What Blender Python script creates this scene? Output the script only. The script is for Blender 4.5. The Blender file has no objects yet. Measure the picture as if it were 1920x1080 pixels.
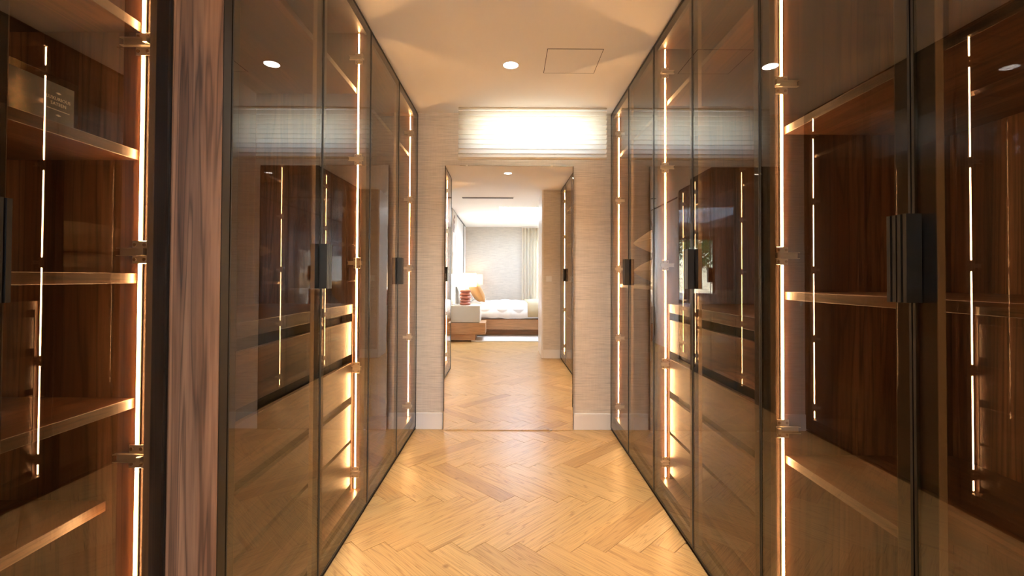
import bpy, bmesh, math, random
from mathutils import Vector, Matrix
random.seed(7)
S = bpy.context.scene
COL = S.collection
R = math.radians

# ------------------------------------------------------------------ camera, sky, sun, exposure
F_PX = 865.0
CAM_Z = 1.143
cam_d = bpy.data.cameras.new('camera'); cam = bpy.data.objects.new('camera', cam_d); COL.objects.link(cam)
cam_d.sensor_fit = 'HORIZONTAL'; cam_d.sensor_width = 36.0; cam_d.lens = F_PX / 1920 * 36
PITCH, ROLL = 0.0150, 0.0045
cam.location = (0, 0, CAM_Z)
cam.rotation_mode = 'XYZ'
cam.matrix_world = Matrix.Translation((0, 0, CAM_Z)) @ Matrix.Rotation(R(90) + PITCH, 4, 'X') @ Matrix.Rotation(ROLL, 4, 'Z')
cam_d.shift_x = (960 - 956) / 1920
cam_d.shift_y = (521 - F_PX * math.tan(PITCH) - 540) / 1920
cam_d.clip_start = 0.02; cam_d.clip_end = 300
S.camera = cam

world = bpy.data.worlds.new('sky_world'); S.world = world; world.use_nodes = True
wn = world.node_tree.nodes; wl = world.node_tree.links
for n in list(wn): wn.remove(n)
wo = wn.new('ShaderNodeOutputWorld'); wb = wn.new('ShaderNodeBackground'); ws = wn.new('ShaderNodeTexSky')
ws.sky_type = 'NISHITA'; ws.sun_disc = False; ws.sun_elevation = R(48); ws.sun_rotation = R(115); ws.altitude = 50
ws.air_density = 1.0; ws.dust_density = 0.6; ws.ozone_density = 1.2
wb.inputs['Strength'].default_value = 1.65
hs = wn.new('ShaderNodeHueSaturation'); hs.inputs['Saturation'].default_value = 0.75; hs.inputs['Value'].default_value = 1.0
wl.new(ws.outputs[0], hs.inputs['Color']); wl.new(hs.outputs[0], wb.inputs['Color']); wl.new(wb.outputs[0], wo.inputs['Surface'])

sun_d = bpy.data.lights.new('sun', 'SUN'); sun_d.energy = 7.0; sun_d.angle = R(0.6); sun_d.color = (1.0, 0.95, 0.87)
sun = bpy.data.objects.new('sun', sun_d); COL.objects.link(sun)
sun.rotation_mode = 'QUATERNION'; sun.rotation_quaternion = Vector((-1.0, -0.12, -0.92)).to_track_quat('-Z', 'Y'); sun.location = (6, -4, 12)

vs = S.view_settings
vs.view_transform = 'Standard'; vs.look = 'None'; vs.gamma = 1.0; vs.use_curve_mapping = False
vs.exposure = 1.56
cy = S.cycles
cy.max_bounces = 18; cy.diffuse_bounces = 5; cy.glossy_bounces = 10; cy.transmission_bounces = 8
cy.transparent_max_bounces = 48
cy.use_denoising = True
cy.caustics_reflective = True; cy.blur_glossy = 0.3
cy.sample_clamp_indirect = 6.0

# ------------------------------------------------------------------ helpers
class MB:
    """collects geometry for one mesh object"""
    def __init__(self): self.v = []; self.f = []; self.smooth = False
    def quad_faces(self, b, idx):
        self.f += [tuple(b + i for i in q) for q in idx]
    def box(self, x0, x1, y0, y1, z0, z1):
        x0, x1 = min(x0, x1), max(x0, x1); y0, y1 = min(y0, y1), max(y0, y1); z0, z1 = min(z0, z1), max(z0, z1)
        b = len(self.v)
        self.v += [(x0,y0,z0),(x1,y0,z0),(x1,y1,z0),(x0,y1,z0),(x0,y0,z1),(x1,y0,z1),(x1,y1,z1),(x0,y1,z1)]
        self.quad_faces(b, [(0,3,2,1),(4,5,6,7),(0,1,5,4),(1,2,6,5),(2,3,7,6),(3,0,4,7)])
        return self
    def prism(self, poly, z0, z1, axis='z'):
        n = len(poly); b = len(self.v)
        def p(u, w, t):
            return (u, w, t) if axis == 'z' else ((u, t, w) if axis == 'y' else (t, u, w))
        for t in (z0, z1): self.v += [p(u, w, t) for u, w in poly]
        self.f.append(tuple(b + i for i in reversed(range(n)))); self.f.append(tuple(b + n + i for i in range(n)))
        for i in range(n):
            j = (i + 1) % n
            self.f.append((b + i, b + j, b + n + j, b + n + i))
        return self
    def lathe(self, prof, c=(0, 0, 0), seg=28, caps=True):
        b = len(self.v); n = len(prof)
        for k in range(seg):
            a = 2 * math.pi * k / seg
            for r, z in prof: self.v.append((c[0] + r * math.cos(a), c[1] + r * math.sin(a), c[2] + z))
        for k in range(seg):
            k2 = (k + 1) % seg
            for i in range(n - 1):
                self.f.append((b + k*n + i, b + k2*n + i, b + k2*n + i + 1, b + k*n + i + 1))
        if caps: self.f.append(tuple(b + k*n for k in reversed(range(seg)))); self.f.append(tuple(b + k*n + n - 1 for k in range(seg)))
        return self
    def tube(self, pts, r, seg=8):
        b = len(self.v); n = len(pts)
        for i, p in enumerate(pts):
            p = Vector(p); t = (Vector(pts[min(i+1, n-1)]) - Vector(pts[max(i-1, 0)])).normalized()
            u = t.orthogonal().normalized() if i == 0 else (u - t * u.dot(t)).normalized()
            w = t.cross(u)
            for k in range(seg):
                a = 2*math.pi*k/seg; self.v.append(tuple(p + (u*math.cos(a) + w*math.sin(a)) * (r[i] if isinstance(r, list) else r)))
        for i in range(n-1):
            for k in range(seg):
                k2 = (k+1) % seg
                self.f.append((b+i*seg+k, b+i*seg+k2, b+(i+1)*seg+k2, b+(i+1)*seg+k))
        self.f.append(tuple(b+k for k in reversed(range(seg)))); self.f.append(tuple(b+(n-1)*seg+k for k in range(seg)))
        return self
    def mesh(self, name, mat, bevel=0, seg=1, smooth=False):
        me = bpy.data.meshes.new(name); me.from_pydata(self.v, [], self.f)
        bm = bmesh.new(); bm.from_mesh(me)
        bmesh.ops.recalc_face_normals(bm, faces=bm.faces)
        if bevel: bmesh.ops.bevel(bm, geom=list(bm.edges), offset=bevel, segments=seg, affect='EDGES', profile=0.5)
        if smooth:
            for f in bm.faces: f.smooth = True
        bm.to_mesh(me); bm.free()
        if mat: me.materials.append(M[mat])
        return me
    def build(self, name, mat, parent=None, bevel=0, seg=1, smooth=False):
        return link(name, self.mesh(name, mat, bevel, seg, smooth), parent)

def link(name, data, parent=None):
    o = bpy.data.objects.new(name, data); COL.objects.link(o); o.parent = parent
    return o
def thing(name, label, cat, loc=(0, 0, 0), group=None):
    o = link(name, None); o.location = loc; o.empty_display_size = 0.1
    return tag(o, label, cat, group)
def tag(o, label, cat, group=None):
    o['label'] = label; o['category'] = cat
    if group: o['group'] = group
    return o
def struct(o, label=None):
    o['kind'] = 'structure'
    if label: o['label'] = label
    return o

# ------------------------------------------------------------------ materials
M = {}
def mat(name, col=(0.8,)*3, rough=0.5, metal=0.0, **kw):
    m = bpy.data.materials.new(name); m.use_nodes = True
    p = m.node_tree.nodes['Principled BSDF']
    p.inputs['Base Color'].default_value = (*col, 1); p.inputs['Roughness'].default_value = rough
    p.inputs['Metallic'].default_value = metal
    for k, v in kw.items(): p.inputs[k].default_value = v
    M[name] = m
    return m, m.node_tree.nodes, m.node_tree.links, p
def ramp(nt, stops):
    r = nt.new('ShaderNodeValToRGB')
    e = r.color_ramp.elements
    e[0].position, e[0].color = stops[0][0], (*stops[0][1], 1)
    e[1].position, e[1].color = stops[-1][0], (*stops[-1][1], 1)
    for pos, c in stops[1:-1]:
        x = e.new(pos); x.color = (*c, 1)
    return r
def tex(nt, nl, typ, vec, **inp):
    t = nt.new(typ)
    nl.new(vec, t.inputs['Vector'])
    for k, v in inp.items(): t.inputs[k.replace('_', ' ')].default_value = v
    return t

def walnut(name, axis, rough=0.42, k=1.0):
    m, nt, nl, p = mat(name, rough=rough)
    tc = nt.new('ShaderNodeTexCoord'); oi = nt.new('ShaderNodeObjectInfo')
    mp = nt.new('ShaderNodeMapping')
    sc = {'z': (1, 1, 0.036), 'y': (1, 0.055, 1), 'x': (0.055, 1, 1)}[axis]
    mp.inputs['Scale'].default_value = sc
    off = nt.new('ShaderNodeVectorMath'); off.operation = 'SCALE'
    off.inputs[0].default_value = (3.1, 5.7, 9.3); nl.new(oi.outputs['Random'], off.inputs['Scale'])
    add = nt.new('ShaderNodeVectorMath'); nl.new(tc.outputs['Object'], add.inputs[0]); nl.new(off.outputs[0], add.inputs[1])
    nl.new(add.outputs[0], mp.inputs['Vector'])
    v = mp.outputs[0]
    big = tex(nt, nl, 'ShaderNodeTexNoise', v, Scale=7.0, Detail=4.0, Roughness=0.55, Distortion=0.7)
    # cathedral figure: contour lines of a slow noise
    mul = nt.new('ShaderNodeMath'); mul.operation = 'MULTIPLY'; mul.inputs[1].default_value = 13.0
    nl.new(big.outputs['Fac'], mul.inputs[0])
    fr = nt.new('ShaderNodeMath'); fr.operation = 'PINGPONG'; fr.inputs[1].default_value = 0.5
    nl.new(mul.outputs[0], fr.inputs[0])
    fine = tex(nt, nl, 'ShaderNodeTexNoise', v, Scale=120.0, Detail=3.0, Roughness=0.6)
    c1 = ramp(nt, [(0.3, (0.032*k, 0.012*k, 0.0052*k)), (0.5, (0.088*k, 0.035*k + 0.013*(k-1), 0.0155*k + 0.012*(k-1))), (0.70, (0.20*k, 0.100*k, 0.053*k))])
    nl.new(big.outputs['Fac'], c1.inputs['Fac'])
    c2 = ramp(nt, [(0.0, (0.30, 0.27, 0.25)), (0.18, (0.88, 0.88, 0.88)), (0.5, (1.08, 1.06, 1.04))])
    nl.new(fr.outputs[0], c2.inputs['Fac'])
    c3 = ramp(nt, [(0.35, (0.62, 0.60, 0.58)), (0.6, (1.05, 1.05, 1.05))])
    nl.new(fine.outputs['Fac'], c3.inputs['Fac'])
    mx = nt.new('ShaderNodeMix'); mx.data_type = 'RGBA'; mx.blend_type = 'MULTIPLY'; mx.inputs[0].default_value = 0.85
    nl.new(c1.outputs[0], mx.inputs[6]); nl.new(c2.outputs[0], mx.inputs[7])
    mx2 = nt.new('ShaderNodeMix'); mx2.data_type = 'RGBA'; mx2.blend_type = 'MULTIPLY'; mx2.inputs[0].default_value = 0.7
    nl.new(mx.outputs[2], mx2.inputs[6]); nl.new(c3.outputs[0], mx2.inputs[7])
    nl.new(mx2.outputs[2], p.inputs['Base Color'])
    bp = nt.new('ShaderNodeBump'); bp.inputs['Strength'].default_value = 0.08; bp.inputs['Distance'].default_value = 0.002
    nl.new(fine.outputs['Fac'], bp.inputs['Height']); nl.new(bp.outputs[0], p.inputs['Normal'])
walnut('walnut_v', 'z'); walnut('walnut_h', 'y', 0.36); walnut('walnut_end_lit', 'z', 0.5, 3.0)  # end panel gets a paler walnut copy: daylight from behind the camera put into its colour

# oak floor planks: grain from the plank_uv map, tone from the "tone" attribute
def oak():
    m, nt, nl, p = mat('oak_plank', rough=0.3)
    uv = nt.new('ShaderNodeUVMap'); uv.uv_map = 'plank_uv'
    at = nt.new('ShaderNodeAttribute'); at.attribute_name = 'tone'
    mp = nt.new('ShaderNodeMapping'); mp.inputs['Scale'].default_value = (0.5, 9.0, 1); nl.new(uv.outputs[0], mp.inputs['Vector'])
    big = tex(nt, nl, 'ShaderNodeTexNoise', mp.outputs[0], Scale=1.9, Detail=3.0, Roughness=0.5, Distortion=0.7)
    mul = nt.new('ShaderNodeMath'); mul.operation = 'MULTIPLY'; mul.inputs[1].default_value = 11.0; nl.new(big.outputs['Fac'], mul.inputs[0])
    fr = nt.new('ShaderNodeMath'); fr.operation = 'PINGPONG'; fr.inputs[1].default_value = 0.5; nl.new(mul.outputs[0], fr.inputs[0])
    mp2 = nt.new('ShaderNodeMapping'); mp2.inputs['Scale'].default_value = (3, 150, 1); nl.new(uv.outputs[0], mp2.inputs['Vector'])
    fine = tex(nt, nl, 'ShaderNodeTexNoise', mp2.outputs[0], Scale=1.5, Detail=2.0)
    c1 = ramp(nt, [(0.0, (0.44, 0.25, 0.09)), (0.35, (0.57, 0.345, 0.128)), (0.7, (0.62, 0.385, 0.15)), (1.0, (0.68, 0.44, 0.19))])
    nl.new(at.outputs['Fac'], c1.inputs['Fac'])
    c2 = ramp(nt, [(0.0, (0.62, 0.55, 0.48)), (0.14, (0.97, 0.96, 0.95)), (0.5, (1.05, 1.05, 1.05))]); nl.new(fr.outputs[0], c2.inputs['Fac'])
    c3 = ramp(nt, [(0.3, (0.80, 0.78, 0.75)), (0.62, (1.05, 1.05, 1.05))]); nl.new(fine.outputs['Fac'], c3.inputs['Fac'])
    mx = nt.new('ShaderNodeMix'); mx.data_type = 'RGBA'; mx.blend_type = 'MULTIPLY'; mx.inputs[0].default_value = 0.8
    nl.new(c1.outputs[0], mx.inputs[6]); nl.new(c2.outputs[0], mx.inputs[7])
    mx2 = nt.new('ShaderNodeMix'); mx2.data_type = 'RGBA'; mx2.blend_type = 'MULTIPLY'; mx2.inputs[0].default_value = 0.8
    nl.new(mx.outputs[2], mx2.inputs[6]); nl.new(c3.outputs[0], mx2.inputs[7])
    # rare small knots
    vo = tex(nt, nl, 'ShaderNodeTexVoronoi', uv.outputs[0], Scale=3.4)
    kn = ramp(nt, [(0.02, (0.35, 0.25, 0.18)), (0.06, (1, 1, 1))]); nl.new(vo.outputs['Distance'], kn.inputs['Fac'])
    mx3 = nt.new('ShaderNodeMix'); mx3.data_type = 'RGBA'; mx3.blend_type = 'MULTIPLY'; mx3.inputs[0].default_value = 0.6
    nl.new(mx2.outputs[2], mx3.inputs[6]); nl.new(kn.outputs[0], mx3.inputs[7])
    nl.new(mx3.outputs[2], p.inputs['Base Color'])
    rr = nt.new('ShaderNodeMapRange'); rr.inputs['To Min'].default_value = 0.26; rr.inputs['To Max'].default_value = 0.4
    nl.new(fine.outputs['Fac'], rr.inputs['Value']); nl.new(rr.outputs[0], p.inputs['Roughness'])
    bp = nt.new('ShaderNodeBump'); bp.inputs['Strength'].default_value = 0.06; bp.inputs['Distance'].default_value = 0.001
    nl.new(fine.outputs['Fac'], bp.inputs['Height']); nl.new(bp.outputs[0], p.inputs['Normal'])
oak()
mat('floor_joint', (0.09, 0.05, 0.025), 0.8)

def light_oak(name, c):
    m, nt, nl, p = mat(name, c, 0.45)
    tc = nt.new('ShaderNodeTexCoord'); mp = nt.new('ShaderNodeMapping'); mp.inputs['Scale'].default_value = (1.2, 22, 22)
    nl.new(tc.outputs['Object'], mp.inputs['Vector'])
    n = tex(nt, nl, 'ShaderNodeTexNoise', mp.outputs[0], Scale=4.0, Detail=4.0)
    r = ramp(nt, [(0.3, tuple(x*0.75 for x in c)), (0.7, tuple(min(1, x*1.15) for x in c))]); nl.new(n.outputs['Fac'], r.inputs['Fac'])
    nl.new(r.outputs[0], p.inputs['Base Color'])
light_oak('bed_oak', (0.50, 0.27, 0.13))

def grasscloth(name, c, axis):
    m, nt, nl, p = mat(name, c, 0.85)
    tc = nt.new('ShaderNodeTexCoord'); mp = nt.new('ShaderNodeMapping')
    mp.inputs['Scale'].default_value = (9, 1, 330) if axis == 'x' else (1, 9, 330)
    nl.new(tc.outputs['Object'], mp.inputs['Vector'])
    n = tex(nt, nl, 'ShaderNodeTexNoise', mp.outputs[0], Scale=1.0, Detail=3.0, Roughness=0.65)
    mp2 = nt.new('ShaderNodeMapping'); mp2.inputs['Scale'].default_value = (420, 1, 9) if axis == 'x' else (1, 420, 9)
    nl.new(tc.outputs['Object'], mp2.inputs['Vector'])
    n2 = tex(nt, nl, 'ShaderNodeTexNoise', mp2.outputs[0], Scale=1.0, Detail=1.0)
    r = ramp(nt, [(0.3, tuple(x*0.74 for x in c)), (0.52, c), (0.75, tuple(min(1, x*1.16) for x in c))]); nl.new(n.outputs['Fac'], r.inputs['Fac'])
    r2 = ramp(nt, [(0.3, (0.95,)*3), (0.7, (1.02,)*3)]); nl.new(n2.outputs['Fac'], r2.inputs['Fac'])
    mx = nt.new('ShaderNodeMix'); mx.data_type = 'RGBA'; mx.blend_type = 'MULTIPLY'; mx.inputs[0].default_value = 1
    nl.new(r.outputs[0], mx.inputs[6]); nl.new(r2.outputs[0], mx.inputs[7]); nl.new(mx.outputs[2], p.inputs['Base Color'])
    bp = nt.new('ShaderNodeBump'); bp.inputs['Strength'].default_value = 0.35; bp.inputs['Distance'].default_value = 0.001
    nl.new(n.outputs['Fac'], bp.inputs['Height']); nl.new(bp.outputs[0], p.inputs['Normal'])
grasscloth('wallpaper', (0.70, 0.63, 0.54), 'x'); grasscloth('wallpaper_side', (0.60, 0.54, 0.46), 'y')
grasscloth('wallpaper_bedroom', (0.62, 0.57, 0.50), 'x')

def plaster(name, c):
    m, nt, nl, p = mat(name, c, 0.9)
    tc = nt.new('ShaderNodeTexCoord')
    n = tex(nt, nl, 'ShaderNodeTexNoise', tc.outputs['Object'], Scale=90.0, Detail=3.0)
    bp = nt.new('ShaderNodeBump'); bp.inputs['Strength'].default_value = 0.05; bp.inputs['Distance'].default_value = 0.001
    nl.new(n.outputs['Fac'], bp.inputs['Height']); nl.new(bp.outputs[0], p.inputs['Normal'])
plaster('ceiling_paint', (0.85, 0.83, 0.80)); plaster('white_paint', (0.80, 0.79, 0.77))
mat('white_lacquer', (0.82, 0.80, 0.77), 0.35); mat('nightstand_lacquer', (0.56, 0.53, 0.46), 0.4)
mat('black_metal', (0.018, 0.016, 0.015), 0.35, 0.6)
mat('door_frame', (0.045, 0.036, 0.028), 0.42, 0.5)
mat('handle_black', (0.02, 0.02, 0.021), 0.28, 0.7)
mat('chrome', (0.82, 0.74, 0.62), 0.33, 1.0); mat('bronze_metal', (0.42, 0.29, 0.17), 0.3, 1.0)
mat('bead_bronze', (0.16, 0.12, 0.085), 0.4, 0.8); mat('dark_recess', (0.02, 0.015, 0.012), 0.8)
mat('aluminium', (0.6, 0.59, 0.56), 0.35, 0.9)

def glass(name, tint, ior, rough=0.0):
    """thin pane: straight-through tinted transmission plus mirror-like surface reflection by the Fresnel law"""
    m = bpy.data.materials.new(name); m.use_nodes = True; nt = m.node_tree.nodes; nl = m.node_tree.links
    for n in list(nt): nt.remove(n)
    o = nt.new('ShaderNodeOutputMaterial'); t = nt.new('ShaderNodeBsdfTransparent'); t.inputs[0].default_value = (*tint, 1)
    g = nt.new('ShaderNodeBsdfGlossy'); g.inputs['Roughness'].default_value = rough; g.inputs['Color'].default_value = (1, 1, 1, 1)
    f = nt.new('ShaderNodeFresnel'); f.inputs['IOR'].default_value = ior
    mx = nt.new('ShaderNodeMixShader')
    # the face seen from inside the pane only transmits (no total reflection inside a thin sheet)
    ge = nt.new('ShaderNodeNewGeometry'); inv = nt.new('ShaderNodeMath'); inv.operation = 'SUBTRACT'; inv.inputs[0].default_value = 1.0
    nl.new(ge.outputs['Backfacing'], inv.inputs[1])
    mu = nt.new('ShaderNodeMath'); mu.operation = 'MULTIPLY'; nl.new(f.outputs[0], mu.inputs[0]); nl.new(inv.outputs[0], mu.inputs[1])
    nl.new(mu.outputs[0], mx.inputs[0]); nl.new(t.outputs[0], mx.inputs[1]); nl.new(g.outputs[0], mx.inputs[2]); nl.new(mx.outputs[0], o.inputs['Surface'])
    M[name] = m
glass('bronze_glass', (0.765, 0.71, 0.64), 1.72)
glass('clear_glass', (0.95, 0.97, 0.96), 1.5)
glass('clear_film', (0.93, 0.93, 0.93), 1.5, 0.08)

mat('mirror_silver', (0.90, 0.89, 0.87), 0.0, 1.0); mat('mirror_edge', (0.25, 0.3, 0.28), 0.2, 0.5)

def emit(name, col, strength):
    m = bpy.data.materials.new(name); m.use_nodes = True; nt = m.node_tree.nodes; nl = m.node_tree.links
    for n in list(nt): nt.remove(n)
    o = nt.new('ShaderNodeOutputMaterial'); e = nt.new('ShaderNodeEmission')
    e.inputs[0].default_value = (*col, 1); e.inputs[1].default_value = strength; nl.new(e.outputs[0], o.inputs['Surface'])
    M[name] = m
emit('led_warm', (1.0, 0.595, 0.27), 84.0)
emit('downlight_lens', (1.0, 0.93, 0.82), 14.0)

def cloth(name, c, transl=0.0, rough=0.9, scale=400.0):
    m, nt, nl, p = mat(name, c, rough)
    tc = nt.new('ShaderNodeTexCoord')
    n = tex(nt, nl, 'ShaderNodeTexNoise', tc.outputs['Object'], Scale=scale, Detail=2.0)
    bp = nt.new('ShaderNodeBump'); bp.inputs['Strength'].default_value = 0.3; bp.inputs['Distance'].default_value = 0.001
    nl.new(n.outputs['Fac'], bp.inputs['Height']); nl.new(bp.outputs[0], p.inputs['Normal'])
    if transl:
        o = [x for x in nt if x.type == 'OUTPUT_MATERIAL'][0]
        t = nt.new('ShaderNodeBsdfTranslucent'); t.inputs[0].default_value = (*c, 1)
        mx = nt.new('ShaderNodeMixShader'); mx.inputs[0].default_value = transl
        nl.new(p.outputs[0], mx.inputs[1]); nl.new(t.outputs[0], mx.inputs[2]); nl.new(mx.outputs[0], o.inputs['Surface'])
cloth('blind_fabric', (0.80, 0.75, 0.66), 0.56)
cloth('curtain_fabric', (0.80, 0.73, 0.60), 0.2)
cloth('pillow_linen', (0.60, 0.46, 0.31), 0, scale=160.0)
cloth('duvet_white', (0.86, 0.85, 0.83), 0); cloth('cushion_ochre', (0.42, 0.225, 0.085), 0, scale=120.0)
cloth('throw_beige', (0.52, 0.41, 0.24), 0, scale=100.0); cloth('rug_cream', (0.80, 0.75, 0.68), 0, scale=90.0)
cloth('shade_fabric', (0.85, 0.72, 0.55), 0.6)
mat('terracotta', (0.42, 0.15, 0.10), 0.3)
mat('card_dark', (0.035, 0.038, 0.045), 0.6); mat('card_print', (0.75, 0.75, 0.73), 0.6)
mat('art_cream', (0.66, 0.60, 0.52), 0.9); mat('art_sand', (0.42, 0.36, 0.30), 0.9); mat('art_rust', (0.26, 0.16, 0.12), 0.9)
mat('leaf_green', (0.12, 0.24, 0.06), 0.6); mat('bark', (0.10, 0.07, 0.05), 0.9)
mat('terrace_stone', (0.50, 0.46, 0.40), 0.8); mat('dark_wood', (0.14, 0.075, 0.04), 0.5)
mat('plastic_white', (0.78, 0.77, 0.74), 0.4); mat('cord_white', (0.7, 0.65, 0.55), 0.8)

# ------------------------------------------------------------------ room numbers (metres; camera stands at the origin, looking along +Y)
D = 3.505            # end wall face
CEIL = 2.40
XR, XL, XN = 0.766, 0.705, 0.825     # door planes: right row, left row, recessed left unit
WALL_Y = 0.365       # closet face of the wall with the doorway
BED_Y = 0.225        # its bedroom face
BX0, BX1, BY = -0.99, 3.20, -4.50    # bedroom
JAMB = 0.52

# ------------------------------------------------------------------ floor: oak herringbone, one object for each plank in the closet
def clip(poly, axis, lim, keep_less):
    out = []
    n = len(poly)
    for i in range(n):
        a, b = poly[i], poly[(i+1) % n]
        ina = a[axis] <= lim if keep_less else a[axis] >= lim
        inb = b[axis] <= lim if keep_less else b[axis] >= lim
        if ina: out.append(a)
        if ina != inb:
            t = (lim - a[axis]) / (b[axis] - a[axis])
            out.append((a[0] + t*(b[0]-a[0]), a[1] + t*(b[1]-a[1])))
    return out
def clip_rect(poly, x0, x1, y0, y1):
    for ax, lim, kl in ((0, x0, False), (0, x1, True), (1, y0, False), (1, y1, True)):
        if poly: poly = clip(poly, ax, lim, kl)
    return poly
def area(poly):
    return 0.5 * sum(poly[i][0]*poly[(i+1) % len(poly)][1] - poly[(i+1) % len(poly)][0]*poly[i][1] for i in range(len(poly)))

floor_bm = MB(); floor_bm.box(-1.5, 3.3, BY - 0.1, 3.75, -0.12, -0.004)
floor = struct(floor_bm.build('floor', 'floor_joint'), 'golden oak herringbone parquet floor')
PW, PL = 0.1022, 0.604
q = math.sqrt(0.5)
TX = -0.393 - PW * q; TY = 2.012 - (PW - 2*PL) * q
def plank_list():
    out = []
    for i in range(-70, 70):
        for j in range(-14, 14):
            ox, oy = i*PW + j*PL, i*PW - j*PL
            for kind in (0, 1):
                if kind == 0: r = (ox, ox + PL, oy, oy + PW)
                else: r = (ox + PL, ox + PL + PW, oy + PW - PL, oy + PW)
                cs = [(r[0], r[2]), (r[1], r[2]), (r[1], r[3]), (r[0], r[3])]
                w = [((a + b)*q + TX, (b - a)*q + TY) for a, b in cs]
                out.append((w, kind))
    return out
def plank_geo(poly, kind, ox, oy, zt=0.0, zb=-0.0038):
    """verts, faces, uvs of one plank with a small chamfer; coordinates relative to (ox, oy)"""
    cx = sum(p[0] for p in poly)/len(poly); cyy = sum(p[1] for p in poly)/len(poly)
    def shrink(d):
        res = []
        for x, y in poly:
            l = math.hypot(x - cx, y - cyy); k = max(0.0, 1 - d*1.4/max(l, 1e-6)); res.append((cx + (x-cx)*k, cyy + (y-cyy)*k))
        return res
    n = len(poly); A = shrink(0.0010); B = shrink(0.0022)
    v = [(x-ox, y-oy, zb) for x, y in A] + [(x-ox, y-oy, zt-0.0007) for x, y in A] + [(x-ox, y-oy, zt) for x, y in B]
    f = [tuple(2*n + i for i in range(n))]
    for l in (0, 1):
        for i in range(n):
            j = (i+1) % n; f.append((l*n+i, l*n+j, (l+1)*n+j, (l+1)*n+i))
    return v, f
def grain_uv(x, y, kind, seed):
    a = (x - y)*q; b = (x + y)*q
    u, w = (a, b) if kind == 0 else (b, a)
    return (u + seed*7.13, w + seed*3.77)
def finish_planks(name, V, Fc, meta, parent):
    me = bpy.data.meshes.new(name); me.from_pydata(V, [], Fc)
    uv = me.uv_layers.new(name='plank_uv'); at = me.attributes.new('tone', 'FLOAT', 'FACE')
    for pl, mt in zip(me.polygons, meta):
        at.data[pl.index].value = mt[0]
        for li in pl.loop_indices:
            co = V[me.loops[li].vertex_index]
            uv.data[li].uv = grain_uv(co[0] + mt[3], co[1] + mt[4], mt[1], mt[2])
    me.materials.append(M['oak_plank'])
    o = link(name, me, parent)
    return o
SV, SF, SM = [], [], []
for w, kind in plank_list():
    pc = clip_rect(w, -0.84, XR + 0.004, -0.62, D)
    if pc and abs(area(pc)) > 0.0004:
        # the recess in front of the left unit: the left row starts at Y 1.12
        seed = random.random()*50; tone = min(1, max(0, random.gauss(0.52, 0.15)))
        ps = [pc]
        if any(p[1] > 1.12 for p in pc):
            far = clip(clip(pc, 1, 1.12, False), 0, -XL - 0.004, False); near = clip(pc, 1, 1.12, True)
            ps = [x for x in (far, near) if len(x) > 2 and abs(area(x)) > 0.0004]
            if len(ps) == 2 and all(p[0] > -XL for p in pc): ps = [pc]
        for poly in ps:
            if area(poly) < 0: poly = poly[::-1]
            ox = sum(p[0] for p in poly)/len(poly); oy = sum(p[1] for p in poly)/len(poly)
            v, f = plank_geo(poly, kind, ox, oy)
            o = finish_planks('plank', v, f, [(tone, kind, seed, ox, oy)]*len(f), floor)
            o.location = (ox, oy, 0)
    for rect in ((BX0, 3.2, BY, -0.62), (-0.84, 0.0, 5, 6), (XR+0.004, 3.2, -0.62, BED_Y), (BX0, -0.84, -0.62, BED_Y)):
        pb = clip_rect(w, *rect)
        if pb and abs(area(pb)) > 0.0004:
            if area(pb) < 0: pb = pb[::-1]
            v, f = plank_geo(pb, kind, 0, 0); b = len(SV)
            SV += v; SF += [tuple(b+i for i in t) for t in f]
            SM += [(min(1, max(0, random.gauss(0.52, 0.15))), kind, random.random()*50, 0, 0)]*len(f)
o = finish_planks('bedroom_planks', SV, SF, SM, floor); o['kind'] = 'stuff'

# ------------------------------------------------------------------ walls, ceiling, window opening
SKY = (-0.13, 1.35, -3.45, -1.23)    # skylight opening in the bedroom ceiling
c = MB()
T = CEIL + 0.25
c.box(-1.6, 3.4, SKY[3], 3.95, CEIL, T); c.box(-1.6, 3.4, BY - 0.2, SKY[2], CEIL, T)
c.box(-1.6, SKY[0], SKY[2], SKY[3], CEIL, T); c.box(SKY[1], 3.4, SKY[2], SKY[3], CEIL, T)
struct(c.build('ceiling', 'ceiling_paint'), 'smooth off-white painted ceiling')
WX0, WX1, WZ0, WZ1 = -0.27, 0.64, 2.10, CEIL - 0.005
w = MB()
w.box(-1.6, WX0, D, D + 0.14, 0, CEIL); w.box(WX1, 1.6, D, D + 0.14, 0, CEIL); w.box(WX0, WX1, D, D + 0.14, 0, WZ0)
struct(w.build('wall_back', 'wallpaper'), 'end wall in beige grasscloth wallpaper')
wn_ = MB(); fy = D + 0.085
for a in ((WX0, WX0+0.04, WZ0, WZ1), (WX1-0.04, WX1, WZ0, WZ1), (WX0+0.04, WX1-0.04, WZ0, WZ0+0.04), (WX0+0.04, WX1-0.04, WZ1-0.04, WZ1)):
    wn_.box(a[0], a[1], fy, fy + 0.05, a[2], a[3])
win = struct(wn_.build('window_1', 'white_lacquer'), 'high narrow window behind the pleated blind')
MB().box(WX0+0.04, WX1-0.04, fy+0.02, fy+0.026, WZ0+0.04, WZ1-0.04).build('pane', 'clear_glass', win)
struct(MB().box(-1.55, -1.43, BED_Y - 0.02, D, 0, CEIL).build('wall_left', 'white_paint'))
struct(MB().box(1.39, 1.5, BED_Y, D, 0, CEIL).build('wall_right', 'white_paint'))
# baseboards either side of the mirror
for nm, x0, x1 in (('baseboard_left', -XL, -0.499), ('baseboard_right', 0.483, XR)):
    struct(MB().box(x0 + 0.002, x1 - 0.002, D - 0.016, D - 0.0005, 0.0005, 0.122).build(nm, 'white_lacquer', bevel=0.002))
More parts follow.
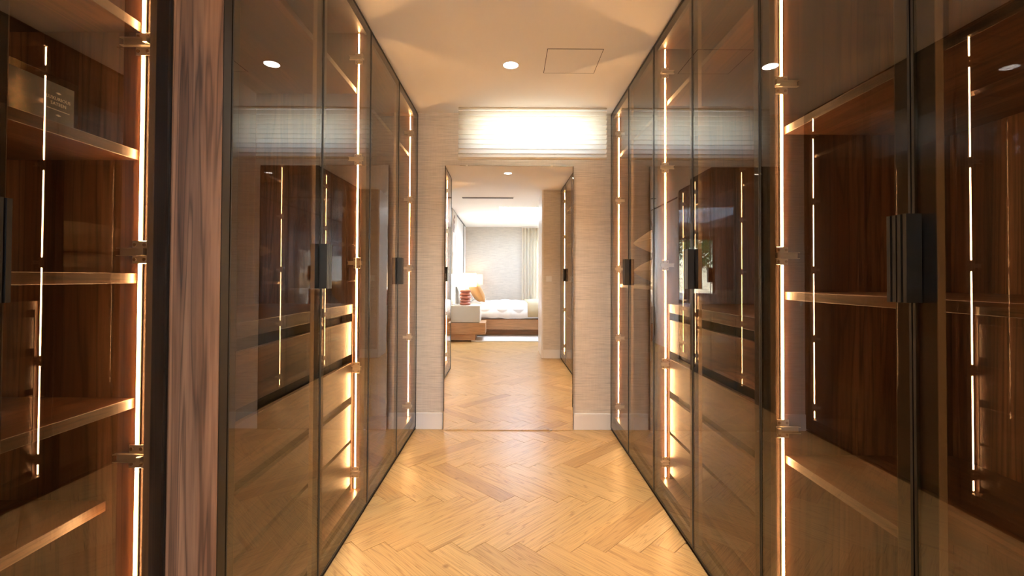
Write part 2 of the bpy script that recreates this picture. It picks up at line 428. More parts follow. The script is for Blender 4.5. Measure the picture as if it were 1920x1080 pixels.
# wall with the doorway (behind the camera, seen in the mirror)
dw = MB(); dw.box(JAMB, 1.38, BED_Y, WALL_Y - 0.003, 0, CEIL)
struct(dw.build('wall_doorway', 'wallpaper'), 'short wall beside the doorway in grasscloth')
struct(MB().box(JAMB + 0.002, XR - 0.002, WALL_Y - 0.002, WALL_Y + 0.012, 0.0005, 0.122).build('baseboard_doorway', 'white_lacquer', bevel=0.002))
struct(MB().box(JAMB - 0.022, JAMB - 0.0005, BED_Y - 0.0, WALL_Y - 0.004, 0.0005, CEIL - 0.001).build('trim_1', 'white_lacquer'))
struct(MB().box(-1.42, -0.86, BED_Y, WALL_Y - 0.004, 0, CEIL).build('wall_doorway_left', 'white_paint'))

# ------------------------------------------------------------------ wardrobes
Z0D, Z1D = 0.018, 2.385
HZ = (0.18, 0.695, 1.213, 1.73, 2.235)
HZ_NEAR = (0.235, 0.718, 1.200, 1.698, 2.20)
hinge_cache = {}
def wardrobe(s, X0, y0, y1, edges, label, shelves=(), chest=False, end_panel=False, group=None, depth=0.58):
    X = lambda d: s*(X0 + d)
    HZ = HZ_NEAR if X0 == XN else globals()['HZ']
    root = thing('glass_door_wardrobe', label, 'wardrobe', (0, 0, 0), group)
    def bx(name, matn, d0, d1, ya, yb, za, zb, parent=root, bevel=0.0):
        return MB().box(X(d0), X(d1), ya, yb, za, zb).build(name, matn, parent, bevel)
    t = 0.018; fd = 0.026
    # carcass
    bx('side_panel', 'walnut_v', fd, depth, y1 - t, y1 - 0.0005, 0.003, 2.384, bevel=0.0008)
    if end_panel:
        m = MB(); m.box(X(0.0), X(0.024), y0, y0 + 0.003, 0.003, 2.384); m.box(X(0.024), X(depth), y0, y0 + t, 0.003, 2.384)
        m.build('side_panel', 'walnut_end_lit', root)
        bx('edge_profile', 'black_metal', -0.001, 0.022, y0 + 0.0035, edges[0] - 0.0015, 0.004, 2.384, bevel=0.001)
    else:
        bx('side_panel', 'walnut_v', fd, depth, y0 + 0.0005, y0 + t, 0.003, 2.384, bevel=0.0008)
    bx('back_panel', 'walnut_v', depth - 0.012, depth, y0 + t, y1 - t, 0.07, 2.384)
    bx('top_panel', 'walnut_h', fd, depth - 0.012, y0 + t, y1 - t, 2.366, 2.384)
    bx('bottom_panel', 'walnut_h', fd, depth - 0.012, y0 + t, y1 - t, 0.075, 0.097, bevel=0.0008)
    bx('plinth', 'dark_recess', fd + 0.01, fd + 0.028, y0 + t, y1 - t, 0.001, 0.075)
    bx('top_filler', 'black_metal', 0.004, 0.02, y0 + 0.001, y1 - 0.001, 2.3865, CEIL - 0.001)
    for zt, df in shelves:
        bx('shelf', 'walnut_h', df, depth - 0.012, y0 + t + 0.001, y1 - t - 0.001, zt - 0.024, zt, bevel=0.0008)
    # light strips let into both side panels, interrupted by the hinge plates
    for side in (0, 1):
        yi = y1 - t if side else y0 + t
        sg = -1 if side else 1
        st = bx('light_channel', 'door_frame', 0.0495, 0.0605, yi + sg*0.0002, yi + sg*0.0025, 0.10, 2.362)
        zs = [0.102] + [z for h in HZ for z in (h - 0.028, h + 0.028)] + [2.36]
        for a, b in zip(zs[::2], zs[1::2]):
            MB().box(X(0.0525), X(0.0575), yi + sg*0.0026, yi + sg*0.0055, a, b).build('led_strip', 'led_warm', st)
        for hz in HZ:
            key = (s, X0, side)
            if key not in hinge_cache:
                pm = MB()
                pm.box(X(0.036), X(0.072), 0.0028*sg, 0.0062*sg, -0.027, -0.008); pm.box(X(0.036), X(0.072), 0.0028*sg, 0.0062*sg, 0.008, 0.027)
                pm.box(X(0.044), X(0.066), 0.0028*sg, 0.007*sg, -0.008, 0.008)
                am = MB()
                am.box(X(0.023), X(0.098), 0.0075*sg, 0.0095*sg, -0.0085, 0.0085)
                am.box(X(0.023), X(0.098), 0.0095*sg, 0.021*sg, -0.0095, -0.0078); am.box(X(0.023), X(0.098), 0.0095*sg, 0.021*sg, 0.0078, 0.0095)
                am.box(X(0.024), X(0.034), 0.0095*sg, 0.034*sg, -0.0078, 0.0078)
                sm = MB().prism([(0.0042*math.cos(a*math.pi/5), 0.0042*math.sin(a*math.pi/5)) for a in range(10)], 0.0062*sg, 0.0078*sg, 'y')
                hinge_cache[key] = (pm.mesh('hinge', 'chrome', 0.0006), am.mesh('hinge_arm', 'chrome'), sm.mesh('screw', 'bronze_metal'))
            a, b, cc = hinge_cache[key]
            h = link('hinge', a, root); h.location = (0, yi, hz)
            link('hinge_arm', b, h)
            for dx, dz in ((0.0425, -0.0175), (0.0655, -0.0175), (0.0425, 0.0175), (0.0655, 0.0175)):
                sc = link('screw', cc, h); sc.location = (X(dx), 0, dz)
    # drawer chest below a counter board
    if chest:
        bx('counter_board', 'walnut_h', 0.07, depth - 0.012, y0 + t + 0.001, y1 - t - 0.001, 0.965, 1.010, bevel=0.001)
        bx('chest_carcass', 'dark_recess', 0.12, depth - 0.02, y0 + t + 0.004, y1 - t - 0.004, 0.098, 0.9645)
        for za, zb in ((0.764, 0.926), (0.556, 0.722), (0.345, 0.520), (0.130, 0.330)):
            dr = bx('drawer', 'walnut_h', 0.072, 0.0905, y0 + t + 0.021, y1 - t - 0.021, za, zb, bevel=0.001)
            bx('drawer_box', 'walnut_h', 0.091, 0.119, y0 + t + 0.03, y1 - t - 0.03, za + 0.01, zb - 0.03, parent=dr)
        for ya in (y0 + t + 0.001, y1 - t - 0.019):
            bx('chest_stile', 'walnut_v', 0.0705, 0.1195, ya, ya + 0.018, 0.098, 0.9645, bevel=0.0008)
    # doors: slim black edge, dark frame behind a bronze pane
    for k, (a, b) in enumerate(zip(edges[:-1], edges[1:])):
        a += 0.0015; b -= 0.0015
        e, w = 0.0055, 0.042
        m = MB()
        for ya, yb, za, zb in ((a, a+e, Z0D, Z1D), (b-e, b, Z0D, Z1D), (a+e, b-e, Z0D, Z0D+e), (a+e, b-e, Z1D-e, Z1D)):
            m.box(X(-0.0008), X(0.021), ya, yb, za, zb)
        d = m.build('door', 'black_metal', root)
        m = MB()
        for ya, yb, za, zb in ((a+e, a+w, Z0D+e, Z1D-e), (b-w, b-e, Z0D+e, Z1D-e), (a+w, b-w, Z0D+e, Z0D+w), (a+w, b-w, Z1D-w, Z1D-e)):
            m.box(X(0.0065), X(0.0205), ya, yb, za, zb)
        m.build('door_frame', 'door_frame', d)
        i = 0.0018
        for ya, yb, za, zb in ((a+w, a+w+i, Z0D+w, Z1D-w), (b-w-i, b-w, Z0D+w, Z1D-w)):
            MB().box(X(0.006), X(0.0205), ya, yb, za, zb).build('glazing_bead', 'bead_bronze', d)
        MB().box(X(0.0004), X(0.0054), a+e, b-e, Z0D+e, Z1D-e).build('glass_pane', 'bronze_glass', d)
        # pull handle on the meeting edge of each pair
        hw, hd = 0.021, 0.030
        ha, hb = (b - hw, b) if k % 2 == 0 else (a, a + hw)
        m = MB()
        prof = [(-0.001, ha), (-hd, ha), (-hd, ha + 0.008), (-hd + 0.004, ha + 0.0095), (-hd + 0.004, hb - 0.0095), (-hd, hb - 0.008), (-hd, hb), (-0.001, hb)]
        m.prism([(X(u), v) for u, v in prof], 1.100, 1.266, 'z')
        m.build('handle', 'handle_black', d)
    return root

R_edges = [WALL_Y + 0.0015 + (D - 0.004 - WALL_Y) * k / 6 for k in range(7)]
R_edges[1] -= 0.011
wardrobe(+1, XR, R_edges[0], R_edges[2], R_edges[0:3], 'bronze glass wardrobe on the right nearest the viewer, with three open walnut shelves',
         shelves=((1.605, 0.064), (1.105, 0.064), (0.615, 0.064), (2.084, 0.064)))
wardrobe(+1, XR, R_edges[2], R_edges[4], R_edges[2:5], 'middle bronze glass wardrobe on the right, with drawers under a counter board',
         shelves=((2.084, 0.064),), chest=True)
wardrobe(+1, XR, R_edges[4], R_edges[6], R_edges[4:7], 'bronze glass wardrobe on the right against the end wall, holding two beige pillows',
         shelves=((2.084, 0.064), (1.100, 0.064)))
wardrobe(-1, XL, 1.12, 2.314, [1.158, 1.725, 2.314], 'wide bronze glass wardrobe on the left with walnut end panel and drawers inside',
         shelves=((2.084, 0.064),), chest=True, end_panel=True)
wardrobe(-1, XL, 2.314, D - 0.0025, [2.314, 2.904, D - 0.0025], 'bronze glass wardrobe on the left against the end wall, empty hanging space',
         shelves=((2.084, 0.064),))
wardrobe(-1, XN, WALL_Y + 0.0015, 1.1185, [WALL_Y + 0.0015, 0.713, 1.1185], 'narrow recessed bronze glass wardrobe at far left with five walnut shelves',
         shelves=((1.752, 0.064), (1.444, 0.064), (1.150, 0.064), (0.855, 0.064), (0.612, 0.128), (0.30, 0.128)))

# ------------------------------------------------------------------ mirror on the end wall
mir = thing('floor_mirror', 'tall frameless mirror standing on the floor against the end wall', 'mirror', (-0.008, D - 0.037, 0))
mir.rotation_euler = (0, 0, 0.0068)
mx0, mx1, mz0, mz1 = -0.485, 0.485, 0.002, 1.990
MB().box(mx0, mx1, 0.003, 0.016, mz0, mz1).build('backing_board', 'mirror_edge', mir)
m = MB(); bv = 0.006
b0 = [(mx0, 0.0028, mz0), (mx1, 0.0028, mz0), (mx1, 0.0028, mz1), (mx0, 0.0028, mz1)]
b1 = [(mx0, 0.001, mz0), (mx1, 0.001, mz0), (mx1, 0.001, mz1), (mx0, 0.001, mz1)]
b2 = [(mx0+bv, 0, mz0+bv), (mx1-bv, 0, mz0+bv), (mx1-bv, 0, mz1-bv), (mx0+bv, 0, mz1-bv)]
m.v = b0 + b1 + b2; m.f = [(3,2,1,0), (8,9,10,11)]
for l in (0, 4):
    for i in range(4): m.f.append((l+i, l+(i+1) % 4, l+4+(i+1) % 4, l+4+i))
m.build('mirror_glass', 'mirror_silver', mir)
for x in (-0.32, 0.32):
    for z in (mz0, mz1):
        MB().box(x-0.009, x+0.009, -0.003, 0.0165, z - (0.002 if z < 1 else 0.007), z + (0.007 if z < 1 else 0.003)).build('clip', 'chrome', mir, bevel=0.0006)

# ------------------------------------------------------------------ pleated blind
bl = thing('pleated_blind', 'cream pleated window blind, lowered and glowing with daylight above the mirror', 'blind', (0, D - 0.105, 0))
bx0, bx1, bz0, bz1 = -0.386, 0.712, 2.034, 2.391
MB().box(bx0, bx1, -0.016, 0.016, bz1, CEIL - 0.001).build('headrail', 'cord_white', bl, bevel=0.002)
m = MB(); n = 20
for i in range(n + 1):
    z = bz1 - (bz1 - bz0) * i / n; y = -0.017 if i % 2 else 0.017
    m.v += [(bx0, y, z), (bx1, y, z)]
for i in range(n): m.f.append((2*i, 2*i+1, 2*i+3, 2*i+2))
m.build('pleated_fabric', 'blind_fabric', bl)
br = MB().box(bx0 - 0.002, bx1 + 0.002, -0.014, 0.014, bz0 - 0.014, bz0 - 0.0005).build('bottom_rail', 'cord_white', bl, bevel=0.003)
MB().box(0.135, 0.185, -0.021, -0.0145, bz0 - 0.012, bz0 - 0.002).build('pull_tab', 'cord_white', br, bevel=0.001)
for x in (0.0, 0.325):
    MB().tube([(x, -0.0175, bz1), (x, -0.0175, bz0)], 0.0008, 6).build('cord', 'cord_white', bl)

# ------------------------------------------------------------------ ceiling fittings
for y, lab in ((2.705, 'round recessed ceiling downlight near the blind'), (1.41, 'round recessed ceiling downlight seen in the mirror, between the wardrobes')):
    dl = thing('recessed_downlight', lab, 'ceiling light', (0.0, y, CEIL), 'closet downlights')
    MB().lathe([(0.0435, -0.0002), (0.049, -0.0002), (0.049, -0.003), (0.0435, -0.003), (0.0435, -0.0002)], seg=36, caps=False).build('trim_ring', 'white_lacquer', dl)
    lens = MB().lathe([(0.0432, -0.0004), (0.0432, -0.002)], seg=36).build('lens', 'downlight_lens', dl)
    ld = bpy.data.lights.new('downlight_lamp', 'SPOT'); ld.energy = 34; ld.spot_size = R(110); ld.spot_blend = 0.9; ld.shadow_soft_size = 0.04; ld.color = (1, 0.93, 0.84)
    lo = link('downlight_lamp', ld, dl); lo.location = (0, 0, -0.012)
ha = thing('access_hatch', 'flush square ceiling access hatch beside the downlight', 'hatch', (0, 0, CEIL))
hx0, hx1, hy0, hy1, g = 0.20, 0.51, 2.51, 2.81, 0.003
m = MB()
for a in ((hx0, hx0+g, hy0, hy1), (hx1-g, hx1, hy0, hy1), (hx0+g, hx1-g, hy0, hy0+g), (hx0+g, hx1-g, hy1-g, hy1)):
    m.box(a[0], a[1], a[2], a[3], -0.0012, -0.0004)
m.build('shadow_gap', 'dark_recess', ha)
MB().box(hx0+g, hx1-g, hy0+g, hy1-g, -0.0015, -0.0003).build('hatch_panel', 'ceiling_paint', ha)

# ------------------------------------------------------------------ things in the wardrobes
def pillow_mesh(name, matn, lx, ly, lz, n=26, corner=0.35, sag=0.0, seed=0):
    rnd = random.Random(seed); ph = [rnd.random()*6 for _ in range(6)]
    m = MB()
    for sgn in (1, -1):
        b = len(m.v)
        for i in range(n+1):
            for j in range(n+1):
                u, v = 2*i/n - 1, 2*j/n - 1
                hgt = (max(0, 1 - abs(u)**2.6)**0.55) * (max(0, 1 - abs(v)**2.6)**0.55)
                pin = 1 - 0.07*corner*((1-u*u) + (1-v*v))
                x = u*lx/2*(1 - 0.06*(1-v*v)*abs(u)); y = v*ly/2*(1 - 0.06*(1-u*u)*abs(v))
                wr = 0.012*lz*math.sin(9*u + ph[0] + 2*v)*math.sin(7*v + ph[1]) + 0.03*lz*math.sin(3*u+ph[2])*math.sin(4*v+ph[3])
                z = sgn*(hgt*lz/2 + wr*hgt + 0.004)
                m.v.append((x, y, z))
        for i in range(n):
            for j in range(n):
                a = b + i*(n+1) + j; m.f.append((a, a+1, a+n+2, a+n+1))
    o = (n+1)**2
    ring = [i*(n+1) for i in range(n)] + [n*(n+1)+j for j in range(n)] + [i*(n+1)+n for i in range(n, 0, -1)] + [j for j in range(n, 0, -1)]
    for k in range(len(ring)):
        a, c_ = ring[k], ring[(k+1) % len(ring)]; m.f.append((a, c_, c_+o, a+o))
    return m.mesh(name, matn, smooth=True)
def piping(lx, ly, r, matn, parent):
    pts = []
    for k in range(49):
        a = 2*math.pi*k/48; cx, sx = math.cos(a), math.sin(a)
        u = math.copysign(abs(cx)**0.25, cx); v = math.copysign(abs(sx)**0.25, sx)
        pts.append((u*lx/2*(1-0.06*(1-v*v)), v*ly/2*(1-0.06*(1-u*u)), 0))
    return MB().tube(pts, r, 6).build('piping', matn, parent, smooth=True)
for k, (z, lab) in enumerate(((1.1005 + 0.093, 'plump beige pillow lying on the wardrobe shelf, lower of the two'), (1.1005 + 0.093 + 0.192, 'plump beige pillow on top of another pillow in the wardrobe'))):
    pl = thing('pillow', lab, 'pillow', (1.052, 2.89, z), 'pillows in the far right wardrobe')
    link('pillow_body', pillow_mesh('pillow_body', 'pillow_linen', 0.40, 0.64, 0.178, seed=k), pl)
    piping(0.40, 0.64, 0.0042, 'pillow_linen', pl)

# boxed bed linen in the left unit
X = lambda d: -(XN + d)
pk = thing('bedding_package', 'dark packaged bedding set in a clear sleeve with white lettering on the shelf', 'package', (0, 0, 1.4445))
MB().box(X(0.075), X(0.145), 0.775, 0.957, 0.0, 0.094).build('clear_sleeve', 'clear_film', pk, bevel=0.002)
card = MB().box(X(0.078), X(0.142), 0.778, 0.949, 0.002, 0.080).build('printed_card', 'card_dark', pk)
def text(body, size, y, z, parent, depth_x):
    cu = bpy.data.curves.new('lettering', 'FONT'); cu.body = body; cu.size = size; cu.align_x = 'CENTER'; cu.align_y = 'CENTER'; cu.extrude = 0.0002; cu.resolution_u = 2
    tmp = bpy.data.objects.new('tmp', cu); COL.objects.link(tmp)
    bpy.context.view_layer.update()
    me = bpy.data.meshes.new_from_object(tmp.evaluated_get(bpy.context.evaluated_depsgraph_get()))
    bpy.data.objects.remove(tmp); me.materials.clear(); me.materials.append(M['card_print'])
    o = link('lettering', me, parent)
    # reads left to right for someone in the corridor looking at the left unit (towards -X): right hand is +Y
    o.matrix_local = Matrix(((0, 0, 1, depth_x), (1, 0, 0, y), (0, 1, 0, z), (0, 0, 0, 1)))
    return o
text('LUXURIOUS', 0.0092, 0.916, 0.050, card, X(0.0775)); text('SATEEN', 0.0092, 0.916, 0.0395, card, X(0.0775))
m = MB(); m.box(X(0.0774), X(0.0779), 0.893, 0.939, 0.0275, 0.0288); m.build('printed_rule', 'card_print', card)
for z in (0.062, 0.018):
    MB().prism([(0.910, z), (0.916, z - 0.0022), (0.922, z), (0.916, z + 0.0022)], X(0.0779), X(0.0774), 'x').build('ornament', 'card_print', card)

# ------------------------------------------------------------------ bedroom (seen in the mirror and the glass)
wl_ = struct(MB().box(BX0 - 0.12, BX0, BY, BED_Y - 0.025, 0, CEIL).build('wall_bedroom_left', 'white_paint'), 'white headboard wall of the bedroom')
struct(MB().box(BX0 + 0.0005, BX0 + 0.012, BY + 0.25, BED_Y - 0.03, CEIL - 0.022, CEIL - 0.002).build('trim_2', 'black_metal'))
struct(MB().box(BX0 + 0.0005, BX0 + 0.012, -3.86, -3.835, 0.0005, CEIL - 0.023).build('trim_3', 'black_metal'))
BW0, BW1, BWZ0, BWZ1 = 0.80, 2.05, 0.05, 2.20
m = MB(); m.box(BX0 - 0.12, BW0, BY - 0.2, BY, 0, CEIL); m.box(BW1, 3.4, BY - 0.2, BY, 0, CEIL); m.box(BW0, BW1, BY - 0.2, BY, BWZ1, CEIL); m.box(BW0, BW1, BY - 0.2, BY, 0, BWZ0)
struct(m.build('wall_bedroom_far', 'wallpaper_bedroom'), 'grasscloth bedroom wall behind the bed')
struct(MB().box(3.2, 3.4, BY, BED_Y, 0, CEIL).build('wall_bedroom_right', 'wallpaper_side'))
struct(MB().box(1.38, 3.4, BED_Y - 0.02, BED_Y + 0.1, 0, CEIL).build('wall_bedroom_near', 'wallpaper'))
m = MB(); fy = BY - 0.12
xm = (BW0 + BW1)/2
for a in ((BW0, BW0+0.05, BWZ0, BWZ1), (BW1-0.05, BW1, BWZ0, BWZ1), (xm-0.04, xm+0.04, BWZ0+0.05, BWZ1-0.08), (BW0+0.05, BW1-0.05, BWZ0, BWZ0+0.05), (BW0+0.05, BW1-0.05, BWZ1-0.08, BWZ1)):
    m.box(a[0], a[1], fy, fy + 0.06, a[2], a[3])
w2 = struct(m.build('window_2', 'dark_wood'), 'dark wood framed terrace window of the bedroom')
for a, b in ((BW0+0.05, xm-0.04), (xm+0.04, BW1-0.05)):
    MB().box(a, b, fy + 0.026, fy + 0.032, BWZ0+0.05, BWZ1-0.08).build('pane', 'clear_glass', w2)
m = MB()
for a in ((SKY[0]+.001, SKY[0]+0.05, SKY[2]+.001, SKY[3]-.001), (SKY[1]-0.05, SKY[1]-.001, SKY[2]+.001, SKY[3]-.001), (SKY[0]+0.05, SKY[1]-0.05, SKY[2]+.001, SKY[2]+0.05), (SKY[0]+0.05, SKY[1]-0.05, SKY[3]-0.05, SKY[3]-.001)):
    m.box(a[0], a[1], a[2], a[3], T - 0.06, T + 0.03)
w3 = struct(m.build('window_3', 'white_lacquer'), 'skylight in the bedroom ceiling')
MB().box(SKY[0]+0.05, SKY[1]-0.05, SKY[2]+0.05, SKY[3]-0.05, T, T + 0.006).build('pane', 'clear_glass', w3)

def curtain(label, xa, xb, folds, amp, seed):
    rnd = random.Random(seed); m = MB(); n = folds*10
    t = thing('curtain', label, 'curtain', (0, BY + 0.11, 0), 'bedroom curtains')
    zs = (0.012, 1.1, CEIL - 0.03)
    for z in zs:
        sp = 1.0 if z < 2 else 0.93
        for i in range(n+1):
            u = i/n
            m.v.append((xa + (xb-xa)*u, amp*sp*math.sin(u*folds*2*math.pi + 0.5*math.sin(u*5+seed)) + 0.006*math.sin(u*37+z), z))
    for r in range(2):
        for i in range(n): a = r*(n+1)+i; m.f.append((a, a+1, a+n+2, a+n+1))
    m.build('drape', 'curtain_fabric', t, smooth=True)
    MB().box(xa - 0.01, xb + 0.01, -0.012, 0.012, CEIL - 0.028, CEIL - 0.002).build('curtain_track', 'white_lacquer', t)
curtain('cream curtain hanging beside the bed, left of the bedroom window', 0.40, 0.86, 6, 0.045, 1)
curtain('cream curtain gathered on the far side of the bedroom window', 1.98, 2.40, 6, 0.045, 4)

# open white door leaf at the doorway
d1 = MB().box(JAMB - 0.02, JAMB + 0.02, -0.30, BED_Y - 0.005, 0.008, CEIL - 0.02).build('door_1', 'white_lacquer', bevel=0.002)
struct(d1, 'white sliding door leaf standing open at the bedroom doorway')
for za, zb in ((1.11, 1.19), (0.66, 0.74), (0.56, 0.62)):
    MB().box(JAMB - 0.0235, JAMB - 0.0202, -0.06, -0.03, za, zb).build('door_hardware', 'chrome', d1, bevel=0.0006)
sw = thing('light_switch', 'white light switch on the short wall beside the doorway', 'switch', (0.60, WALL_Y - 0.002, 1.13))
MB().box(-0.04, 0.04, 0, 0.008, -0.04, 0.04).build('plate', 'plastic_white', sw, bevel=0.002)
MB().box(-0.025, 0.025, 0.0085, 0.012, -0.028, 0.028).build('rocker', 'plastic_white', sw, bevel=0.001)
av = thing('air_vent', 'narrow linear air vent slot in the bedroom ceiling', 'vent', (0, 0, CEIL))
MB().box(-0.72, 0.12, -0.36, -0.22, -0.004, -0.0005).build('vent_frame', 'white_lacquer', av)
for k in range(4):
    MB().box(-0.70, 0.10, -0.343 + k*0.030, -0.326 + k*0.030, -0.0055, -0.0043).build('slot', 'dark_recess', av)

def nightstand(y, label):
    ns = thing('nightstand', label, 'nightstand', (BX0 + 0.002, y, 0), 'bedside nightstands')
    MB().box(0.0, 0.44, -0.24, 0.24, 0.0225, 0.130).build('plinth', 'bed_oak', ns)
    MB().box(0.0, 0.62, -0.27, 0.27, 0.131, 0.336).build('oak_box', 'bed_oak', ns, bevel=0.002)
    dr = MB().box(0.0, 0.52, -0.27, 0.27, 0.346, 0.640).build('white_cabinet', 'nightstand_lacquer', ns, bevel=0.003)
    MB().box(0.02, 0.50, -0.26, 0.26, 0.3365, 0.3455).build('shadow_gap', 'dark_recess', dr)
    return ns
def lamp(y, label, power):
    lp = thing('table_lamp', label, 'lamp', (BX0 + 0.24, y, 0.6405), 'bedside lamps')
    for k in range(5):
        r = 0.105 - 0.004*(k % 2)
        prof = [(0.05, 0.0), (r - 0.022, 0.002), (r - 0.006, 0.012), (r, 0.028), (r - 0.006, 0.044), (r - 0.022, 0.054), (0.05, 0.056)]
        d = MB().lathe([(a, b + k*0.0565) for a, b in prof], seg=32).build('stacked_ring', 'terracotta', lp, smooth=True)
    MB().lathe([(0.008, 0.2825), (0.008, 0.40)], seg=12).build('stem', 'chrome', lp)
    m = MB(); seg = 40
    for rr, zz in ((0.205, 0.335), (0.20, 0.585)):
        for k in range(seg): m.v.append((rr*math.cos(2*math.pi*k/seg), rr*math.sin(2*math.pi*k/seg), zz))
    for k in range(seg): m.f.append((k, (k+1) % seg, seg+(k+1) % seg, seg+k))
    m.build('lamp_shade', 'shade_fabric', lp, smooth=True)
    MB().tube([(-0.10, -0.02, 0.006), (-0.15, 0.03, 0.004), (-0.20, -0.03, 0.004), (-0.235, 0.02, 0.004)], 0.003, 6).build('power_cord', 'handle_black', lp, smooth=True)
    ld = bpy.data.lights.new('lamp_bulb', 'POINT'); ld.energy = power; ld.color = (1, 0.74, 0.45); ld.shadow_soft_size = 0.04
    lo = link('lamp_bulb', ld, lp); lo.location = (0, 0, 0.46)
    return lp
nightstand(-1.57, 'white and oak nightstand on the near side of the bed'); nightstand(-4.17, 'white and oak nightstand between bed and far wall')
lamp(-1.57, 'terracotta ringed table lamp on the nearer nightstand', 2.2); lamp(-4.17, 'terracotta ringed table lamp on the nightstand by the far wall', 2.2)

rug = tag(MB().box(-0.62, 1.10, -3.6, -1.30, 0.0005, 0.022).build('area_rug', 'rug_cream', bevel=0.006), 'cream pile rug under and beside the bed', 'rug')
bed = thing('platform_bed', 'low oak platform bed with white duvet', 'bed', (0, 0, 0))
MB().box(-0.93, 0.95, -3.60, -2.20, 0.0225, 0.15).build('plinth', 'bed_oak', bed)
MB().box(-0.965, 1.10, -3.84, -1.94, 0.151, 0.345).build('platform', 'bed_oak', bed, bevel=0.004)
MB().box(-0.96, 1.02, -3.80, -1.98, 0.346, 0.56).build('mattress', 'duvet_white', bed, bevel=0.04, seg=3)
# duvet: soft rounded sheet falling over the sides
m = MB(); nx, ny = 40, 36
for i in range(nx+1):
    for j in range(ny+1):
        u, v = i/nx, j/ny
        x = -0.72 + 1.80*u; y = -3.865 + 1.945*v; e = min(v, 1-v)
        z = 0.635 - 0.26*max(0, 1 - e/0.085)**1.6 - (0.26*max(0, 1-(1-u)/0.06)**1.6)
        z += 0.012*math.sin(7*x + 3*y) * math.sin(5*y + 1) + 0.006*math.sin(23*x - 9*y)
        if e < 0.06: y += 0.018*math.sin(19*x)
        m.v.append((x, y, z))
for i in range(nx):
    for j in range(ny): a = i*(ny+1)+j; m.f.append((a, a+ny+1, a+ny+2, a+1))
du = m.build('duvet', 'duvet_white', bed, smooth=True)
md = du.modifiers.new('thickness', 'SOLIDIFY'); md.thickness = 0.035
m = MB()
for i in range(9):
    for j in range(ny+1):
        u, v = i/8, j/ny
        x = 0.42 + 0.62*u; y = -3.88 + 1.98*v; e = min(v, 1-v)
        m.v.append((x, y, 0.662 - 0.27*max(0, 1 - e/0.085)**1.6 + 0.01*math.sin(7*x+3*y)*math.sin(5*y+1)))
for i in range(8):
    for j in range(ny): a = i*(ny+1)+j; m.f.append((a, a+ny+1, a+ny+2, a+1))
th = m.build('bed_throw', 'throw_beige', smooth=True); tag(th, 'beige throw laid across the foot of the bed', 'throw')
md = th.modifiers.new('thickness', 'SOLIDIFY'); md.thickness = 0.012
def cushion(loc, rot, size, matn, name, label, cat, group):
    t = thing(name, label, cat, loc, group); t.rotation_euler = rot
    link('cover', pillow_mesh(name, matn, *size, n=18, seed=hash(label) % 97), t); piping(size[0], size[1], 0.004, matn, t)
cushion((-0.57, -2.24, 0.865), (R(6), R(64), R(-8)), (0.46, 0.56, 0.18), 'cushion_ochre', 'cushion', 'ochre cushion leaning on the pillows, front one on the bed', 'cushion', 'bed cushions')
cushion((-0.66, -2.95, 0.87), (R(0), R(66), R(5)), (0.44, 0.52, 0.16), 'cushion_ochre', 'cushion', 'ochre cushion behind the front one, further across the bed', 'cushion', 'bed cushions')
cushion((-0.84, -2.42, 0.845), (0, R(58), 0), (0.46, 0.70, 0.15), 'duvet_white', 'bed_pillow', 'white bed pillow on the near side of the headboard', 'pillow', 'white bed pillows')
cushion((-0.84, -3.40, 0.845), (0, R(58), 0), (0.46, 0.70, 0.15), 'duvet_white', 'bed_pillow', 'white bed pillow on the far side of the headboard', 'pillow', 'white bed pillows')
# armless white lounge chair by the terrace window
ch = thing('lounge_chair', 'white upholstered lounge chair by the terrace window', 'chair', (1.55, -3.75, 0))
MB().box(-0.38, 0.38, -0.36, 0.36, 0.10, 0.42).build('seat', 'duvet_white', ch, bevel=0.05, seg=3)
MB().box(-0.38, 0.38, -0.40, -0.24, 0.30, 0.80).build('backrest', 'duvet_white', ch, bevel=0.05, seg=3)
for a in (-0.32, 0.32):
    for b in (-0.3, 0.3): MB().lathe([(0.018, 0.001), (0.022, 0.11)], (a, b, 0), 12).build('leg', 'dark_wood', ch)
# wall art above the nearer nightstand: quarters and arcs
art = thing('wall_art', 'cream and rust canvas of quarter arcs on the headboard wall', 'picture', (BX0 + 0.001, -1.68, 1.79))
MB().box(0.0, 0.028, -0.35, 0.35, -0.58, 0.58).build('canvas', 'art_cream', art, bevel=0.002)
def arc(cy_, cz_, r0, r1, a0, a1, matn):
    n = 16; m = MB(); out = [(cy_ + r1*math.cos(a0+(a1-a0)*k/n), cz_ + r1*math.sin(a0+(a1-a0)*k/n)) for k in range(n+1)]
    inn = [(cy_ + r0*math.cos(a0+(a1-a0)*k/n), cz_ + r0*math.sin(a0+(a1-a0)*k/n)) for k in range(n+1)]
    for k in range(n): m.prism([out[k], out[k+1], inn[k+1], inn[k]] if r0 > 0 else [out[k], out[k+1], (cy_, cz_)], 0.0285, 0.0292, 'x')
    m.build('painted_arc', matn, art)
for k in range(3): arc(0.0, 0.18, 0.10+0.09*k, 0.16+0.09*k, 0, math.pi/2, 'art_rust'); arc(0.0, -0.18, 0.10+0.09*k, 0.16+0.09*k, -math.pi/2, 0, 'art_rust')
arc(0.0, 0.0, 0.0, 0.17, math.pi/2, math.pi*1.5, 'art_sand')

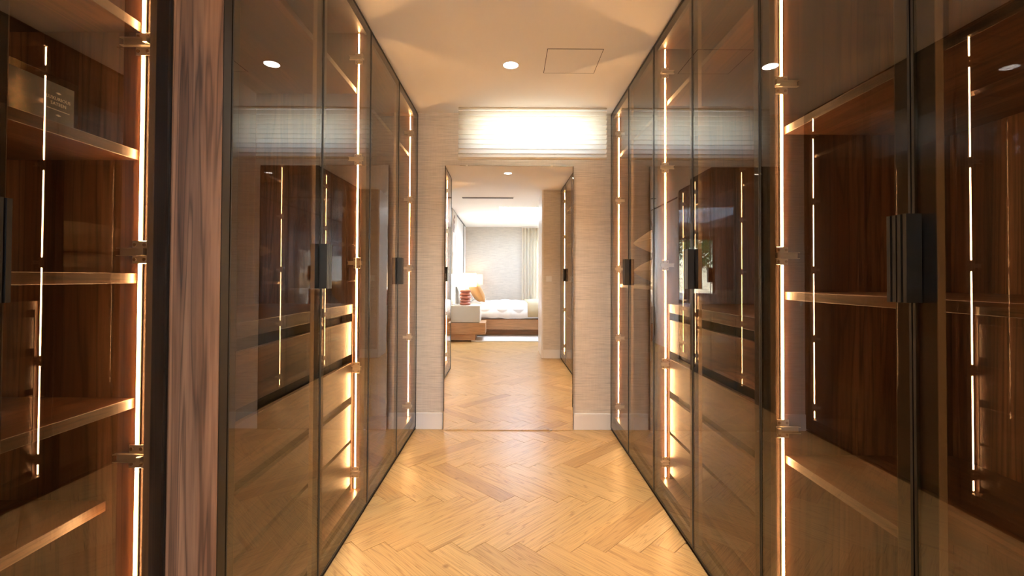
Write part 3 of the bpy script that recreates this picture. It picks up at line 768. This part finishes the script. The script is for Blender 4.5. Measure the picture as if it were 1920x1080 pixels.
# ------------------------------------------------------------------ garden outside the bedroom window
struct(MB().box(-12, 12, -40, 30, -0.7, -0.15).build('ground', 'terrace_stone'), 'pale stone terrace outside')
def tree(loc, h, r, seed, label):
    rnd = random.Random(seed)
    t = thing('garden_tree', label, 'tree', loc, 'garden trees')
    MB().tube([(0, 0, 0), (0.08, 0.05, h*0.3), (0, 0, h*0.62)], [0.16, 0.12, 0.06], 8).build('trunk', 'bark', t, smooth=True)
    m = MB()
    blobs = [(rnd.uniform(-r, r)*0.6, rnd.uniform(-r, r)*0.6, h*rnd.uniform(0.35, 0.9), r*rnd.uniform(0.35, 0.6)) for _ in range(16)]
    for _ in range(5200):
        bx_, by_, bz_, br_ = rnd.choice(blobs)
        dv = Vector((rnd.gauss(0, 1), rnd.gauss(0, 1), rnd.gauss(0, 1))).normalized() * br_ * rnd.uniform(0.75, 1.05)
        p = Vector((bx_, by_, bz_)) + dv
        nn = (dv.normalized() + Vector((rnd.gauss(0, .5), rnd.gauss(0, .5), rnd.gauss(0, .5)))).normalized()
        u = nn.orthogonal().normalized(); v = nn.cross(u); sz = rnd.uniform(0.05, 0.11)
        b = len(m.v); m.v += [tuple(p + u*sz), tuple(p + v*sz*0.6), tuple(p - u*sz), tuple(p - v*sz*0.6)]; m.f.append((b, b+1, b+2, b+3))
    fo = m.build('foliage', 'leaf_green', t); fo['kind'] = 'stuff'
tree((1.4, -11.5, -0.15), 4.6, 1.7, 1, 'leafy green tree straight outside the bedroom window')
tree((4.2, -13.0, -0.15), 5.4, 2.0, 2, 'leafy green tree further along, right of the window view')
tree((-3.2, -15.0, -0.15), 4.9, 1.9, 3, 'leafy green tree at the left of the terrace view')

# ------------------------------------------------------------------ put each thing's origin at its own base
bpy.context.view_layer.update()
for o in [o for o in COL.objects if o.parent is None and o.type == 'EMPTY' and 'category' in o and abs(o.location.x) < 1e-6]:
    pts = [c.matrix_world @ Vector(b) for c in o.children if c.type == 'MESH' for b in c.bound_box]
    if not pts: continue
    base = Vector(((min(p.x for p in pts) + max(p.x for p in pts))/2, (min(p.y for p in pts) + max(p.y for p in pts))/2, min(p.z for p in pts)))
    shift = base - o.location
    o.location = base
    for c in o.children: c.location -= shift
